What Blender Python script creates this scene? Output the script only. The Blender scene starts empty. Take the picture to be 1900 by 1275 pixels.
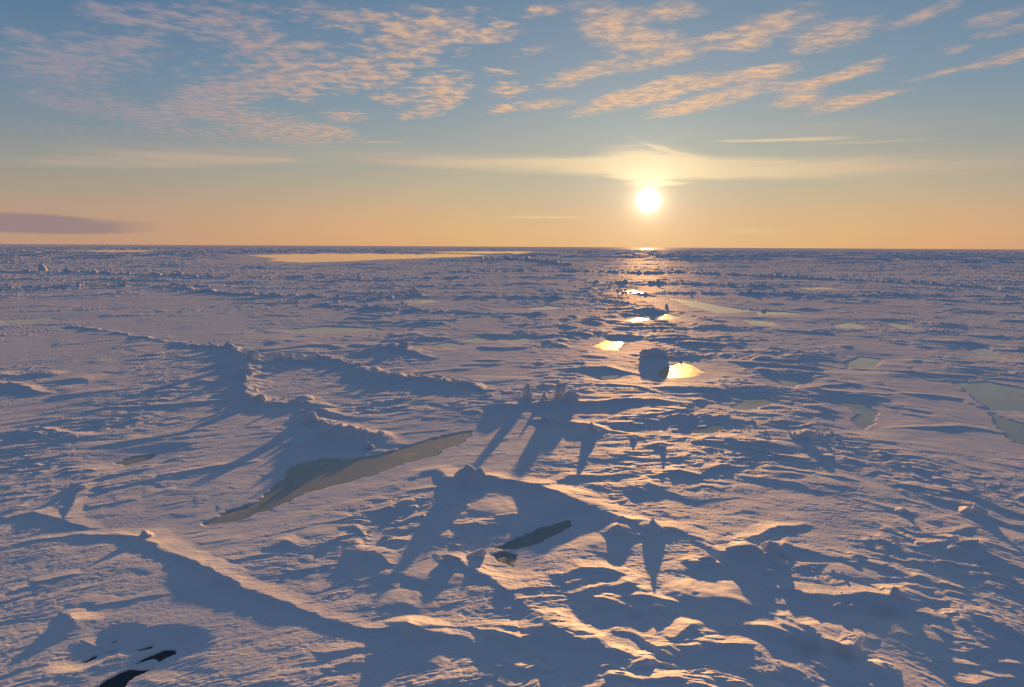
import bpy, bmesh, math, random
import numpy as np
from mathutils import Matrix, Vector

# ------------------------------------------------------------------ camera
sc = bpy.context.scene
W, Hh, F = 1900.0, 1275.0, 1357.0
CAM_Z, PITCH, ROLL = 20.0, 7.55, 0.30
cam = bpy.data.cameras.new('camera')
co = bpy.data.objects.new('camera', cam)
sc.collection.objects.link(co)
cam.sensor_width = 36.0
cam.lens = F / W * 36.0
cam.clip_start = 0.5
cam.clip_end = 200000.0
R = Matrix.Rotation(math.radians(90 - PITCH), 4, 'X') @ Matrix.Rotation(math.radians(ROLL), 4, 'Z')
co.matrix_world = Matrix.Translation((0, 0, CAM_Z)) @ R
sc.camera = co
Rn = np.array(R.to_3x3())


def ray(px, py):
    d = Rn @ np.array([px - W / 2, -(py - Hh / 2), -F])
    return d / np.linalg.norm(d)


def ground(px, py, z=0.0):
    d = ray(px, py)
    t = (z - CAM_Z) / min(d[2], -1e-5)
    return np.array([d[0] * t, d[1] * t])


def project(p):
    q = Rn.T @ (np.array([p[0], p[1], p[2] - CAM_Z]))
    return W / 2 + F * q[0] / -q[2], Hh / 2 - F * q[1] / -q[2]


def azel(px, py):
    d = ray(px, py)
    return math.degrees(math.atan2(d[0], d[1])), math.degrees(math.asin(d[2]))


# ------------------------------------------------------------------ light
EXPO = 0.7
SUN = ray(1203, 372)
SUN_EL = math.asin(SUN[2])
SUN_AZ = math.atan2(SUN[0], SUN[1])
SH = np.array([SUN[0], SUN[1]]) / math.hypot(SUN[0], SUN[1])      # ground direction to the sun
TAN = math.tan(SUN_EL)
sl = bpy.data.lights.new('sun', 'SUN')
sl.energy = 4.7
sl.angle = math.radians(0.75)
sl.color = (1.0, 0.475, 0.13)
so = bpy.data.objects.new('sun', sl)
sc.collection.objects.link(so)
so.rotation_euler = Vector((-SUN[0], -SUN[1], -SUN[2])).to_track_quat('-Z', 'Y').to_euler()
sc.view_settings.view_transform = 'Standard'
sc.view_settings.look = 'None'
sc.view_settings.exposure = EXPO
sc.view_settings.gamma = 1.0
sc.cycles.use_denoising = True
sc.cycles.max_bounces = 5


def lin(c):
    return tuple((v / 255 / 12.92) if v < 10 else ((v / 255 + 0.055) / 1.055) ** 2.4 for v in c)


class NT:
    """small helper round a node tree"""
    def __init__(self, tree):
        self.t = tree
        self.n = tree.nodes
        self.l = tree.links

    def node(self, kind, ins=None, **props):
        n = self.n.new(kind)
        for k, v in props.items():
            setattr(n, k, v)
        for k, v in (ins or {}).items():
            self.put(n.inputs[k], v)
        return n

    def put(self, sock, v):
        if isinstance(v, bpy.types.NodeSocket):
            self.l.new(v, sock)
        elif isinstance(v, bpy.types.Node):
            self.l.new(v.outputs[0], sock)
        else:
            sock.default_value = v

    def m(self, op, a, b=0.0, c=0.0, clamp=False):
        n = self.node('ShaderNodeMath', {0: a, 1: b, 2: c}, operation=op)
        n.use_clamp = clamp
        return n.outputs[0]

    def smooth(self, v, lo, hi, to0=0.0, to1=1.0):
        n = self.node('ShaderNodeMapRange', {0: v, 1: lo, 2: hi, 3: to0, 4: to1}, interpolation_type='SMOOTHSTEP')
        return n.outputs[0]

    def mixc(self, f, a, b, blend='MIX'):
        n = self.node('ShaderNodeMix', data_type='RGBA', blend_type=blend)
        self.put(n.inputs[0], f)
        for s, v in ((n.inputs[6], a), (n.inputs[7], b)):
            if isinstance(v, tuple) and len(v) == 3:
                v = v + (1.0,)
            self.put(s, v)
        return n.outputs[2]


world = bpy.data.worlds.new('World')
sc.world = world
world.use_nodes = True
T = NT(world.node_tree)
T.n.clear()
out = T.node('ShaderNodeOutputWorld')
tc = T.node('ShaderNodeTexCoord')
D = T.node('ShaderNodeVectorMath', {0: tc.outputs['Generated']}, operation='NORMALIZE').outputs[0]
sep = T.node('ShaderNodeSeparateXYZ', {0: D})
dx, dy, dz = sep.outputs
el = T.m('MULTIPLY', T.m('ARCSINE', dz), 57.29578)
az = T.m('MULTIPLY', T.m('ARCTAN2', dx, dy), 57.29578)
epos = T.m('POWER', T.m('MAXIMUM', T.m('DIVIDE', el, 90.0), 0.0), 0.5)


def ramp(stops):
    r = T.node('ShaderNodeValToRGB', {0: epos})
    cr = r.color_ramp
    while len(cr.elements) < len(stops):
        cr.elements.new(0.5)
    for e, (deg, col) in zip(cr.elements, stops):
        e.position = math.sqrt(max(deg, 0) / 90.0)
        e.color = lin(col) + (1.0,)
    return r.outputs[0]


toward = ramp([(0.0, (222, 168, 124)), (1.2, (218, 172, 130)), (2.6, (207, 172, 138)), (4.5, (186, 172, 150)),
               (6.6, (164, 166, 158)), (8.7, (146, 160, 166)), (11.0, (128, 152, 170)), (14.0, (118, 145, 168)),
               (18.0, (106, 137, 165)), (32.0, (86, 112, 144)), (90.0, (70, 88, 118))])
away = ramp([(0.0, (80, 84, 106)), (3, (98, 92, 110)), (8, (96, 100, 122)), (16, (84, 104, 138)),
             (35, (80, 100, 132)), (90, (70, 88, 118))])
side = ramp([(0.0, (202, 158, 132)), (2.4, (190, 160, 138)), (5, (162, 158, 148)), (8, (132, 147, 158)),
             (12, (110, 137, 162)), (18, (78, 114, 152)), (35, (82, 104, 136)), (90, (70, 88, 118))])
sunh = T.node('ShaderNodeVectorMath', {0: D, 1: (SH[0], SH[1], 0)}, operation='DOT_PRODUCT').outputs['Value']
base = T.mixc(T.smooth(sunh, 0.72, 0.99), side, toward)
base = T.mixc(T.smooth(sunh, 0.75, -0.5), base, away)

# the atmosphere's own sky, mixed in
sky = T.node('ShaderNodeTexSky', sky_type='NISHITA', sun_disc=False, sun_elevation=SUN_EL,
             sun_rotation=SUN_AZ, dust_density=1.2, ozone_density=2.5, air_density=1.0)
nish = T.node('ShaderNodeVectorMath', {0: sky.outputs[0], 'Scale': 0.085}, operation='SCALE').outputs[0]
nish = T.node('ShaderNodeVectorMath', {0: nish, 1: (0.8, 0.72, 0.62)}, operation='MINIMUM').outputs[0]
base = T.mixc(0.12, base, nish)

# planar cloud layer coordinates (a real horizontal layer seen in perspective)
zc = T.m('MAXIMUM', dz, 0.02)
pl = T.node('ShaderNodeCombineXYZ', {0: T.m('DIVIDE', dx, zc), 1: T.m('DIVIDE', dy, zc), 2: 0.0}).outputs[0]
ae = T.node('ShaderNodeCombineXYZ', {0: az, 1: el, 2: 0.0}).outputs[0]
warp = T.node('ShaderNodeTexNoise', {'Vector': pl, 'Scale': 2.6, 'Detail': 3.0}).outputs['Color']
warp = T.node('ShaderNodeVectorMath', {0: warp, 1: (0.5, 0.5, 0.5)}, operation='SUBTRACT').outputs[0]
aew = T.node('ShaderNodeVectorMath', {0: warp, 1: (1.6, 0.7, 0.0), 2: ae}, operation='MULTIPLY_ADD').outputs[0]
ae2 = T.node('ShaderNodeVectorMath', {0: warp, 1: (1.0, 0.22, 0.0), 2: ae}, operation='MULTIPLY_ADD').outputs[0]


def blob(vec, px, py, a, b, ang, s):
    """soft ellipse round a direction in the sky; a, b half sizes in degrees"""
    A, E_ = azel(px, py)
    k = 57.3 / F * (math.cos(math.radians(E_)))
    mp = T.node('ShaderNodeMapping', {'Vector': vec, 'Location': (A, E_, 0), 'Rotation': (0, 0, math.radians(ang)),
                                      'Scale': (a * k * 1.35, b * k * 1.5, 1)}, vector_type='TEXTURE')
    ln = T.node('ShaderNodeTexGradient', {'Vector': mp}, gradient_type='SPHERICAL')
    return T.m('MULTIPLY', ln.outputs['Fac'], s)


CL = [(1075, 139, 85, 14, 15, 1.1), (1230, 112, 95, 11, 10, 1.1), (1120, 193, 70, 12, 18, 1.2), (1200, 178, 75, 17, 12, 1.3),
      (1330, 151, 120, 9, 10, 1.2), (1430, 135, 50, 9, 8, 1.2), (1260, 200, 60, 9, 12, 1.2), (1350, 178, 95, 13, 12, 1.3),
      (1500, 155, 60, 9, 10, 1.2), (1575, 135, 65, 11, 13, 1.3), (1480, 184, 48, 11, 8, 1.3), (1570, 190, 62, 11, 10, 1.3),
      (1640, 178, 55, 5, 9, 1.0), (1130, 50, 70, 36, -20, 1.1), (1215, 78, 60, 20, -5, 1.1), (1240, 22, 70, 16, 0, 1.1),
      (1420, 50, 90, 20, 12, 1.1), (1545, 65, 75, 21, 10, 1.2), (1310, 72, 45, 6, 5, .8), (1385, 86, 38, 10, 0, .9),
      (1010, 20, 50, 10, 5, .9), (1720, 25, 55, 12, 15, .9), (1850, 35, 55, 10, 8, .8), (1860, 58, 40, 6, 5, .9),
      (1790, 123, 95, 7, 10, .8), (1875, 108, 40, 8, 10, 1.1), (1775, 92, 28, 5, 5, .8), (945, 168, 34, 13, 0, 1.1),
      (925, 203, 24, 8, 0, 1.2), (1000, 195, 65, 9, 5, 1.1), (820, 160, 50, 22, 10, 1.2), (785, 208, 50, 11, 10, 1.2),
      (835, 185, 40, 12, 5, 1.0), (730, 185, 42, 10, 0, 1.1), (640, 215, 40, 10, 0, 1.2), (560, 180, 35, 9, 0, 1.2),
      (540, 155, 45, 12, 0, .9), (470, 160, 100, 22, 12, 1.0), (385, 182, 65, 18, 10, 1.1), (350, 205, 55, 13, 5, 1.1),
      (250, 210, 75, 15, -10, 1.0), (115, 193, 58, 12, -10, 1.0), (430, 217, 60, 12, -5, 1.0), (520, 235, 120, 20, -8, 1.1),
      (610, 242, 60, 9, -5, 1.0), (620, 140, 70, 26, 0, .75), (700, 142, 55, 20, 0, .8), (500, 100, 55, 28, 0, .75),
      (420, 42, 80, 34, -5, .95), (280, 35, 52, 24, 0, .9), (190, 25, 45, 14, -5, 1.0), (170, 98, 85, 28, 5, .85),
      (100, 132, 80, 26, -10, .8), (245, 79, 38, 8, 0, 1.0), (820, 50, 110, 32, 0, .9), (755, 92, 65, 30, 10, .8),
      (640, 35, 130, 17, -5, .9), (930, 60, 55, 14, 5, .85), (990, 95, 38, 8, 10, .8), (575, 85, 28, 8, 0, .8),
      (420, 250, 150, 14, 0, .65), (130, 245, 120, 16, 0, .55), (1260, 150, 60, 6, 8, .9), (930, 133, 35, 6, 0, .8),
      (40, 65, 30, 10, 0, .7), (690, 120, 220, 50, 0, .28), (350, 130, 300, 60, 5, .25)]
field = None
for c in CL:
    b_ = blob(aew, *c)
    field = b_ if field is None else T.m('ADD', field, b_)
nz1 = T.node('ShaderNodeTexNoise', {'Vector': pl, 'Scale': 10.0, 'Detail': 6.0, 'Roughness': 0.55}).outputs['Fac']
nz2 = T.node('ShaderNodeTexNoise', {'Vector': pl, 'Scale': 26.0, 'Detail': 4.0, 'Roughness': 0.6}).outputs['Fac']
field = T.m('MULTIPLY', T.m('SUBTRACT', 1.0, T.m('EXPONENT', T.m('MULTIPLY', field, -1.5))), 1.35)
field = T.m('MULTIPLY', field, T.smooth(field, 0.0, 0.35))
dens = T.m('ADD', field, T.m('MULTIPLY', T.m('SUBTRACT', nz1, 0.5), T.smooth(az, 0.0, 4.0, 2.7, 1.15)))
dens = T.m('ADD', dens, T.m('MULTIPLY', T.m('SUBTRACT', nz2, 0.5), 0.35))
cover = T.m('MULTIPLY', T.smooth(dens, 0.28, 1.45, 0.0, 0.86), T.smooth(field, 0.03, 0.22))
# thin high veils, long and level
VE = [(950, 300, 900, 16, 0, .30), (1400, 322, 500, 10, -1, .3), (1120, 308, 420, 14, -1, .8), (1560, 312, 380, 17, 0, .8), (1205, 290, 90, 22, -6, .9), (1000, 300, 260, 5, 1, .6),
      (1450, 260, 105, 2.6, -1, 1.3), (1620, 263, 90, 2.5, -1, .6), (1215, 341, 62, 4, 0, 1.3), (1205, 326, 60, 9, 0, 1.1), (1330, 322, 200, 8, -1, .5), (1000, 403, 95, 2.6, 0, .9),
      (900, 408, 90, 1.6, 0, .5), (1400, 429, 75, 7, 0, .5), (1640, 232, 300, 26, 0, .35), (150, 302, 290, 9, 3, .6),
      (360, 291, 110, 6, 0, .6), (500, 296, 45, 3.5, 2, .8), (705, 264, 35, 1.8, 0, .9), (300, 290, 200, 20, 0, .5),
      (980, 396, 40, 1.5, 0, .7), (1250, 255, 60, 4, 10, .2), (640, 275, 260, 22, 0, .35)]
vf = None
for c in VE:
    b_ = blob(ae2, *c)
    vf = b_ if vf is None else T.m('ADD', vf, b_)
st = T.node('ShaderNodeTexNoise', {'Vector': T.node('ShaderNodeMapping', {'Vector': ae, 'Scale': (0.12, 1.6, 1), 'Rotation': (0, 0, 0.02)}).outputs[0],
                                   'Scale': 1.4, 'Detail': 6.0, 'Roughness': 0.6}).outputs['Fac']
veil = T.smooth(T.m('MULTIPLY', vf, T.m('ADD', T.m('MULTIPLY', st, 1.6), 0.1)), 0.06, 1.0, 0.0, 0.62)
# fine wisps fanning above the sun
WI = [(1225, 276, 62, 5, -20, .75), (1262, 284, 55, 4, -16, .7), (1160, 286, 70, 6, 8, .7), (1205, 292, 110, 9, 0, .7),
      (1340, 300, 80, 4, -5, .5)]
wf = None
for c in WI:
    b_ = blob(ae2, *c)
    wf = b_ if wf is None else T.m('ADD', wf, b_)
wisp = T.smooth(T.m('MULTIPLY', wf, T.m('ADD', st, 0.5)), 0.05, 1.0, 0.0, 0.5)

# angular distance to the sun
cosd = T.node('ShaderNodeVectorMath', {0: D, 1: tuple(SUN)}, operation='DOT_PRODUCT').outputs['Value']
ang = T.m('MULTIPLY', T.m('ARCCOSINE', T.m('MINIMUM', cosd, 1.0)), 57.29578)
near = T.smooth(ang, 34.0, 2.0)
cvar = T.smooth(T.m('ADD', T.m('MULTIPLY', nz1, .6), T.m('MULTIPLY', nz2, .4)), 0.36, 0.62)
ccol = T.mixc(near, T.mixc(cvar, lin((164, 146, 150)), lin((208, 172, 150))), T.mixc(cvar, lin((196, 164, 148)), lin((250, 200, 150))))
ccol = T.mixc(T.smooth(ang, 42.0, 25.0), lin((168, 152, 160)), ccol)
c = T.mixc(T.m('MULTIPLY', cover, T.smooth(ang, 36.0, 12.0, 0.74, 1.0)), base, ccol)
vcol = T.mixc(T.smooth(ang, 25.0, 1.0), lin((202, 176, 154)), lin((250, 218, 168)))
c = T.mixc(T.m('MAXIMUM', veil, wisp), c, vcol)
# bank of grey cloud low on the left
bk = T.m('ADD', blob(ae2, 70, 415, 150, 11, -1, 1.3), blob(ae2, 20, 405, 90, 8, 0, 1.0))
bk = T.m('ADD', bk, blob(ae2, 60, 428, 140, 5, 0, .8))
bk = T.smooth(T.m('ADD', T.m('MULTIPLY', bk, 0.9), T.m('MULTIPLY', T.m('SUBTRACT', st, 0.5), 0.9)), 0.10, 0.75, 0.0, 0.66)
c = T.mixc(bk, c, lin((136, 122, 134)))
# aureole and the blown-out disc
gl = T.m('ADD', T.m('MULTIPLY', T.m('EXPONENT', T.m('MULTIPLY', ang, -0.46)), 0.44),
         T.m('MULTIPLY', T.m('EXPONENT', T.m('MULTIPLY', ang, -0.12)), 0.10))
glow = T.node('ShaderNodeVectorMath', {0: (1.0, 0.74, 0.42), 'Scale': gl}, operation='SCALE').outputs[0]
c = T.node('ShaderNodeVectorMath', {0: c, 1: glow}, operation='ADD').outputs[0]
# the aureole lights up the veil above the sun
vg = T.m('MULTIPLY', T.m('MULTIPLY', T.m('MAXIMUM', veil, wisp), T.m('EXPONENT', T.m('MULTIPLY', ang, -0.5))), 1.2)
vgl = T.node('ShaderNodeVectorMath', {0: (1.0, 0.78, 0.42), 'Scale': vg}, operation='SCALE').outputs[0]
c = T.node('ShaderNodeVectorMath', {0: c, 1: vgl}, operation='ADD').outputs[0]
disc = T.m('ADD', T.m('MULTIPLY', T.smooth(ang, 1.05, 0.5), 3.0), T.m('MULTIPLY', T.m('EXPONENT', T.m('MULTIPLY', T.m('MULTIPLY', ang, ang), -0.75)), 0.7))
dg = T.node('ShaderNodeVectorMath', {0: (1.0, 0.86, 0.55), 'Scale': disc}, operation='SCALE').outputs[0]
c = T.node('ShaderNodeVectorMath', {0: c, 1: dg}, operation='ADD').outputs[0]
bg = T.node('ShaderNodeBackground', {0: c, 1: 2.0 ** -EXPO})
T.l.new(bg.outputs[0], out.inputs[0])


# ------------------------------------------------------------------ noise
def _hash(ix, iy, seed):
    h = (ix.astype(np.uint32) * np.uint32(374761393) + iy.astype(np.uint32) * np.uint32(668265263)
         + np.uint32(seed * 2246822519 % 4294967296))
    h = (h ^ (h >> np.uint32(13))) * np.uint32(1274126177)
    return h ^ (h >> np.uint32(16))


GA = np.arange(64) * (2 * np.pi / 64)
GX, GY = np.cos(GA).astype(np.float32), np.sin(GA).astype(np.float32)


def noise(x, y, seed=0):
    """gradient noise, about -1..1"""
    x = np.asarray(x, np.float64); y = np.asarray(y, np.float64)
    fx = np.floor(x); fy = np.floor(y)
    ix = fx.astype(np.int64); iy = fy.astype(np.int64)
    x = (x - fx).astype(np.float32); y = (y - fy).astype(np.float32)
    u = x * x * x * (x * (x * 6 - 15) + 10)
    v = y * y * y * (y * (y * 6 - 15) + 10)

    def g(ox, oy):
        h = _hash(ix + ox, iy + oy, seed) & np.uint32(63)
        return GX[h] * (x - ox) + GY[h] * (y - oy)
    a = g(0, 0); b = g(1, 0)
    top = a + (b - a) * u
    a = g(0, 1); b = g(1, 1)
    bot = a + (b - a) * u
    return (top + (bot - top) * v) * 1.5


def fbm(x, y, o=4, seed=0, gain=0.5):
    s = 0; a = 1.0; f = 1.0
    for k in range(o):
        s = s + a * noise(x * f, y * f, seed + k * 17)
        a *= gain; f *= 2.03
    return s


def sst(v, lo, hi):
    t = np.clip((v - lo) / (hi - lo), 0, 1)
    return t * t * (3 - 2 * t)


# ------------------------------------------------------------------ terrain features
# a ridge is a line of crest points (pixel x, pixel y, pixel y where the crest's shadow ends): turned
# into ground positions and the height that casts a shadow of that length under this sun
def crest(px, py, yend):
    A = 0.3
    for _ in range(6):
        P = ground(px, py, BASE + A)
        lo, hi = 0.0, 400.0
        for _ in range(30):
            t = (lo + hi) / 2
            Q = P - SH * t
            q = project((Q[0], Q[1], BASE)) if (Q[1] > 2) else (0, 9999)
            if q[1] > yend:
                hi = t
            else:
                lo = t
        A = 0.5 * A + 0.5 * max(0.02, t * TAN)
    return P[0], P[1], A


BASE = 0.26
# single drifted mounds: pixel x, pixel y of the foot, half width in pixels, height in metres, length along the sun / width
BUMPS = [(912, 955, 62, .42, .9), (1350, 1130, 95, .75, .6), (1290, 1110, 50, .5, .8), (800, 1085, 70, .45, .9), (740, 1130, 60, .35, .8), (1640, 1255, 34, .6, 1.0), (1720, 1190, 60, .5, 1.2), (1830, 1200, 80, .5, .9), (790, 1240, 50, .3, 1.2), (235, 1065, 80, .28, .8), (150, 1130, 70, .3, .7), (1120, 1250, 90, .25, .9), (590, 1000, 60, .3, .8), (1590, 1075, 60, .35, .7), (880, 1000, 40, .3, .9), (1120, 1015, 60, .2, .8), (866, 893, 36, 1.25, .9), (1212, 985, 24, .8, .9), (1383, 1030, 34, .95, 1.1), (1436, 1022, 22, .8, .9), (1213, 668, 30, .9, .6),
         (978, 744, 20, .9, .9), (1042, 742, 26, .8, .9), (1097, 806, 22, .9, .8), (1008, 782, 16, .4, 1), (1806, 955, 22, .8, 1),
         (1585, 1196, 16, .35, 1), (1662, 1108, 26, .6, .9), (1452, 1050, 20, .35, .9), (575, 784, 24, .6, 1), (268, 994, 18, .45, 1),
         (740, 650, 22, 1.4, 1), (768, 542, 14, 2.2, 1), (226, 532, 18, 1.6, 1), (1212, 583, 26, 1.5, .9), (1485, 812, 22, .7, .9),
         (1176, 816, 9, .5, 1), (1228, 832, 10, .6, 1), (560, 745, 26, 1.1, 1.1), (538, 668, 16, .8, 1), (590, 668, 16, .7, 1), (462, 668, 18, 1.0, 1),
         (1820, 1020, 40, .5, 1), (1675, 950, 14, .4, 1), (700, 836, 20, .4, 1), (1550, 1122, 16, .2, 1), (60, 812, 30, .8, 1), (130, 815, 26, .7, 1),
         (1500, 575, 30, 1.0, .8), (1440, 565, 20, .8, .8), (650, 545, 40, 1.6, .6), (1090, 640, 20, .8, .7), (1300, 745, 20, .5, 1)]
RIDGES = [
    # (points, near width factor, far width factor, jitter)
    ([(-60, 1035, 1055), (40, 1005, 1030), (150, 990, 1020), (220, 985, 1045), (262, 986, 1095), (310, 1012, 1095), (380, 1048, 1125),
      (430, 1074, 1150), (480, 1096, 1170), (550, 1124, 1185), (610, 1146, 1195), (680, 1164, 1210), (760, 1160, 1265)], 2.0, 4.2, 1),
    ([(760, 1158, 1300), (820, 1172, 1300), (860, 1180, 1230), (900, 1200, 1235), (940, 1226, 1262), (1010, 1262, 1300), (1060, 1290, 1330)], 2, 4, 1),
    ([(760, 1160, 1290), (830, 1165, 1200), (900, 1160, 1200), (960, 1165, 1235), (1020, 1168, 1235), (1085, 1170, 1230)], 2, 4, 1.5),
    ([(15, 960, 985), (60, 948, 985), (125, 965, 1005), (165, 978, 1005)], 2, 5, 1),
    ([(150, 895, 930), (140, 925, 955), (125, 960, 990)], 2, 4, 1),
    # left chain that runs down towards the long frozen pool
    ([(130, 603, 609), (200, 612, 621), (300, 630, 640), (380, 640, 654), (430, 640, 664)], 2.0, 4, 2.6),
    ([(430, 640, 668), (462, 662, 698), (455, 700, 748), (460, 728, 768), (480, 742, 778), (530, 744, 782), (560, 740, 788), (590, 748, 782)], 2.2, 5, 1.5),
    ([(575, 772, 830), (620, 785, 855), (660, 797, 872), (700, 802, 860), (735, 815, 850)], 2.5, 6, 1),
    ([(470, 668, 700), (510, 662, 700), (545, 655, 700), (590, 657, 685), (630, 665, 690)], 2.2, 5, 2),
    ([(640, 668, 690), (700, 688, 745), (735, 690, 755), (780, 694, 750), (830, 702, 752), (865, 706, 750), (895, 720, 745)], 2.2, 5, 2),
    ([(655, 655, 668), (690, 642, 672), (725, 633, 675), (750, 642, 672), (800, 662, 675)], 2.5, 5, 1),
    ([(690, 845, 850), (720, 812, 830), (745, 800, 812), (850, 790, 800)], 2, 4, 1),
    # the two stubs' mound and what lies round it
    ([(905, 752, 760), (940, 748, 800), (970, 744, 786), (1000, 742, 786), (1040, 740, 786), (1070, 740, 782), (1110, 742, 775), (1160, 736, 768), (1225, 741, 756), (1290, 748, 756)], 2.5, 5, 1),
    ([(1055, 682, 700), (1080, 676, 705), (1120, 675, 706), (1165, 686, 700), (1230, 700, 705)], 2.5, 5, 1),
    ([(1133, 711, 722), (1180, 714, 728), (1225, 728, 736)], 2, 4, 1),
    ([(1150, 772, 788), (1190, 769, 794), (1240, 762, 785), (1275, 758, 766)], 2.2, 4, 1.5),
    ([(990, 775, 800), (1010, 773, 812), (1045, 780, 812), (1085, 783, 835), (1100, 786, 835), (1130, 798, 812), (1200, 808, 812)], 2.2, 4, 1),
    ([(1170, 808, 822), (1176, 806, 822), (1190, 812, 820)], 1.5, 3, 1),
    ([(1215, 822, 846), (1228, 820, 846), (1240, 824, 836)], 1.5, 3, 1),
    # block on its mound, and the long crest running away from it to the right
    ([(700, 925, 935), (745, 885, 925), (775, 866, 930), (815, 863, 905), (835, 880, 960), (865, 884, 980), (905, 882, 940)], 2.2, 5, .6),
    ([(905, 882, 935), (960, 888, 945), (1010, 900, 1000), (1045, 912, 1030), (1100, 934, 1012), (1160, 958, 1018), (1195, 972, 1030),
      (1215, 972, 1030), (1250, 976, 1018), (1320, 1003, 1042)], 2.4, 6, .6),
    ([(1300, 1004, 1030), (1345, 1022, 1100), (1380, 1020, 1135), (1420, 1022, 1120), (1445, 1018, 1100), (1458, 1000, 1040)], 2.2, 4, .6),
    # hollow with a broken rim
    ([(812, 1028, 1040), (830, 1034, 1075), (865, 1044, 1102), (905, 1066, 1118), (935, 1086, 1135), (975, 1120, 1160), (1010, 1145, 1185), (1050, 1150, 1165)], 2.2, 5, .8),
    ([(1100, 1102, 1180), (1130, 1108, 1190), (1165, 1120, 1195), (1210, 1136, 1180)], 1.6, 2.2, .6),
    ([(1150, 1104, 1118), (1195, 1106, 1122), (1240, 1113, 1150), (1262, 1118, 1150)], 1.8, 3, .8),
    ([(1345, 1160, 1190), (1390, 1154, 1240), (1420, 1156, 1290), (1460, 1170, 1290), (1490, 1185, 1270)], 2.2, 5, .7),
    ([(1425, 1136, 1160), (1455, 1152, 1240), (1500, 1172, 1290), (1560, 1200, 1300), (1575, 1196, 1300), (1592, 1180, 1260)], 1.8, 2.5, .6),
    ([(1480, 1106, 1130), (1505, 1100, 1180), (1560, 1099, 1180), (1610, 1098, 1200), (1650, 1102, 1240), (1668, 1092, 1260), (1690, 1110, 1200)], 2, 4, .8),
    ([(1465, 1058, 1075), (1490, 1046, 1072), (1535, 1044, 1072), (1560, 1052, 1070), (1600, 1066, 1085), (1650, 1072, 1096)], 2, 4, .8),
    ([(1540, 1085, 1094), (1570, 1080, 1098), (1595, 1090, 1100)], 1.6, 3, .6),
    ([(1470, 1012, 1040), (1530, 1030, 1052), (1600, 1038, 1062), (1660, 1052, 1085), (1710, 1076, 1100)], 2.4, 8, .8),
    ([(1705, 1024, 1040), (1750, 1023, 1062), (1775, 1014, 1085), (1800, 1005, 1105), (1830, 1022, 1110), (1885, 1044, 1130), (1960, 1070, 1150)], 2.2, 5, .8),
    ([(1690, 992, 1000), (1740, 992, 1012), (1780, 984, 1016), (1800, 976, 1008)], 2, 4, .8),
    ([(1785, 955, 966), (1806, 934, 968), (1822, 950, 975), (1887, 975, 1000)], 2, 4, .8),
    ([(1280, 870, 880), (1400, 885, 895), (1480, 896, 908), (1520, 912, 922)], 2.4, 8, .8),
    ([(1590, 924, 934), (1640, 938, 950), (1690, 950, 962)], 2, 5, .8),
    # left middle
    ([(-20, 705, 735), (40, 712, 748), (75, 726, 745)], 2.2, 5, 1),
    ([(205, 756, 768), (330, 748, 768), (450, 738, 750)], 2.2, 6, 1.5),
    ([(150, 832, 845), (280, 810, 832), (362, 794, 815)], 2.2, 8, 1),
    ([(20, 800, 830), (60, 790, 830), (110, 800, 832), (150, 806, 826)], 2, 4, 2),
    ([(60, 850, 885), (95, 842, 890)], 2, 4, 1.5),
    # right middle
    ([(1460, 668, 676), (1560, 676, 692), (1660, 684, 700), (1740, 690, 708), (1800, 694, 704)], 2.4, 6, 1.2),
    ([(1330, 700, 708), (1430, 716, 728), (1560, 726, 740), (1640, 730, 742)], 2.4, 6, 1.2),
    ([(1690, 728, 745), (1740, 728, 752), (1790, 733, 760), (1830, 742, 790)], 2.4, 6, 1.2),
    ([(1480, 800, 820), (1500, 796, 838), (1530, 806, 820)], 2, 4, 1),
    ([(1560, 770, 778), (1640, 790, 800), (1740, 790, 806), (1790, 784, 812), (1830, 788, 822), (1887, 800, 830)], 2, 5, 1),
    ([(1540, 770, 775), (1440, 758, 772), (1390, 762, 778)], 2.2, 6, 1),
    ([(1560, 596, 602), (1640, 594, 606), (1740, 598, 610), (1800, 606, 614)], 2.2, 4, 2),
    ([(560, 602, 609), (620, 598, 610), (700, 606, 612)], 2.4, 5, 1),
    # far chains
    ([(-200, 500, 510), (120, 498, 508), (250, 505, 513), (400, 511, 518), (550, 511, 518), (700, 513, 520), (850, 512, 520)], 3, 4, 2),
    ([(-200, 528, 538), (120, 530, 540), (230, 524, 534), (380, 528, 536)], 3, 4, 2),
    ([(320, 530, 538), (420, 540, 550), (520, 546, 556), (600, 548, 556), (690, 552, 566), (760, 538, 552), (790, 548, 556)], 3, 4, 2),
    ([(600, 562, 575), (700, 568, 582), (860, 576, 588), (1000, 580, 590)], 3, 4, 2),
    ([(860, 548, 556), (950, 546, 560), (1100, 552, 562), (1180, 560, 572)], 3, 4, 2),
    ([(850, 500, 508), (980, 497, 506), (1090, 498, 507), (1200, 503, 512), (1260, 500, 509), (1400, 507, 517), (1540, 512, 524), (1700, 519, 532), (1900, 534, 546), (2100, 545, 556)], 3, 4, 2),
    ([(1100, 520, 530), (1260, 522, 532), (1400, 526, 538), (1550, 530, 540)], 3, 4, 2),
    ([(1240, 540, 548), (1400, 542, 552), (1550, 545, 556), (1700, 544, 554), (1900, 547, 558), (2100, 555, 566)], 3, 4, 2),
    ([(1090, 530, 542), (1150, 535, 548), (1210, 542, 555), (1290, 560, 570)], 3, 4, 2),
    ([(1320, 560, 568), (1380, 566, 576), (1460, 574, 583), (1540, 582, 588), (1620, 590, 594)], 3, 4, 1.5),
    ([(1180, 574, 584), (1212, 568, 590), (1245, 578, 588), (1300, 572, 582)], 3, 4, 1.5),
    ([(1130, 608, 616), (1200, 604, 618), (1280, 606, 618), (1420, 604, 612)], 2.6, 4, 1.5),
    ([(700, 480, 484), (850, 477, 482), (980, 480, 487), (1050, 489, 495)], 3, 4, 2),
]
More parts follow.
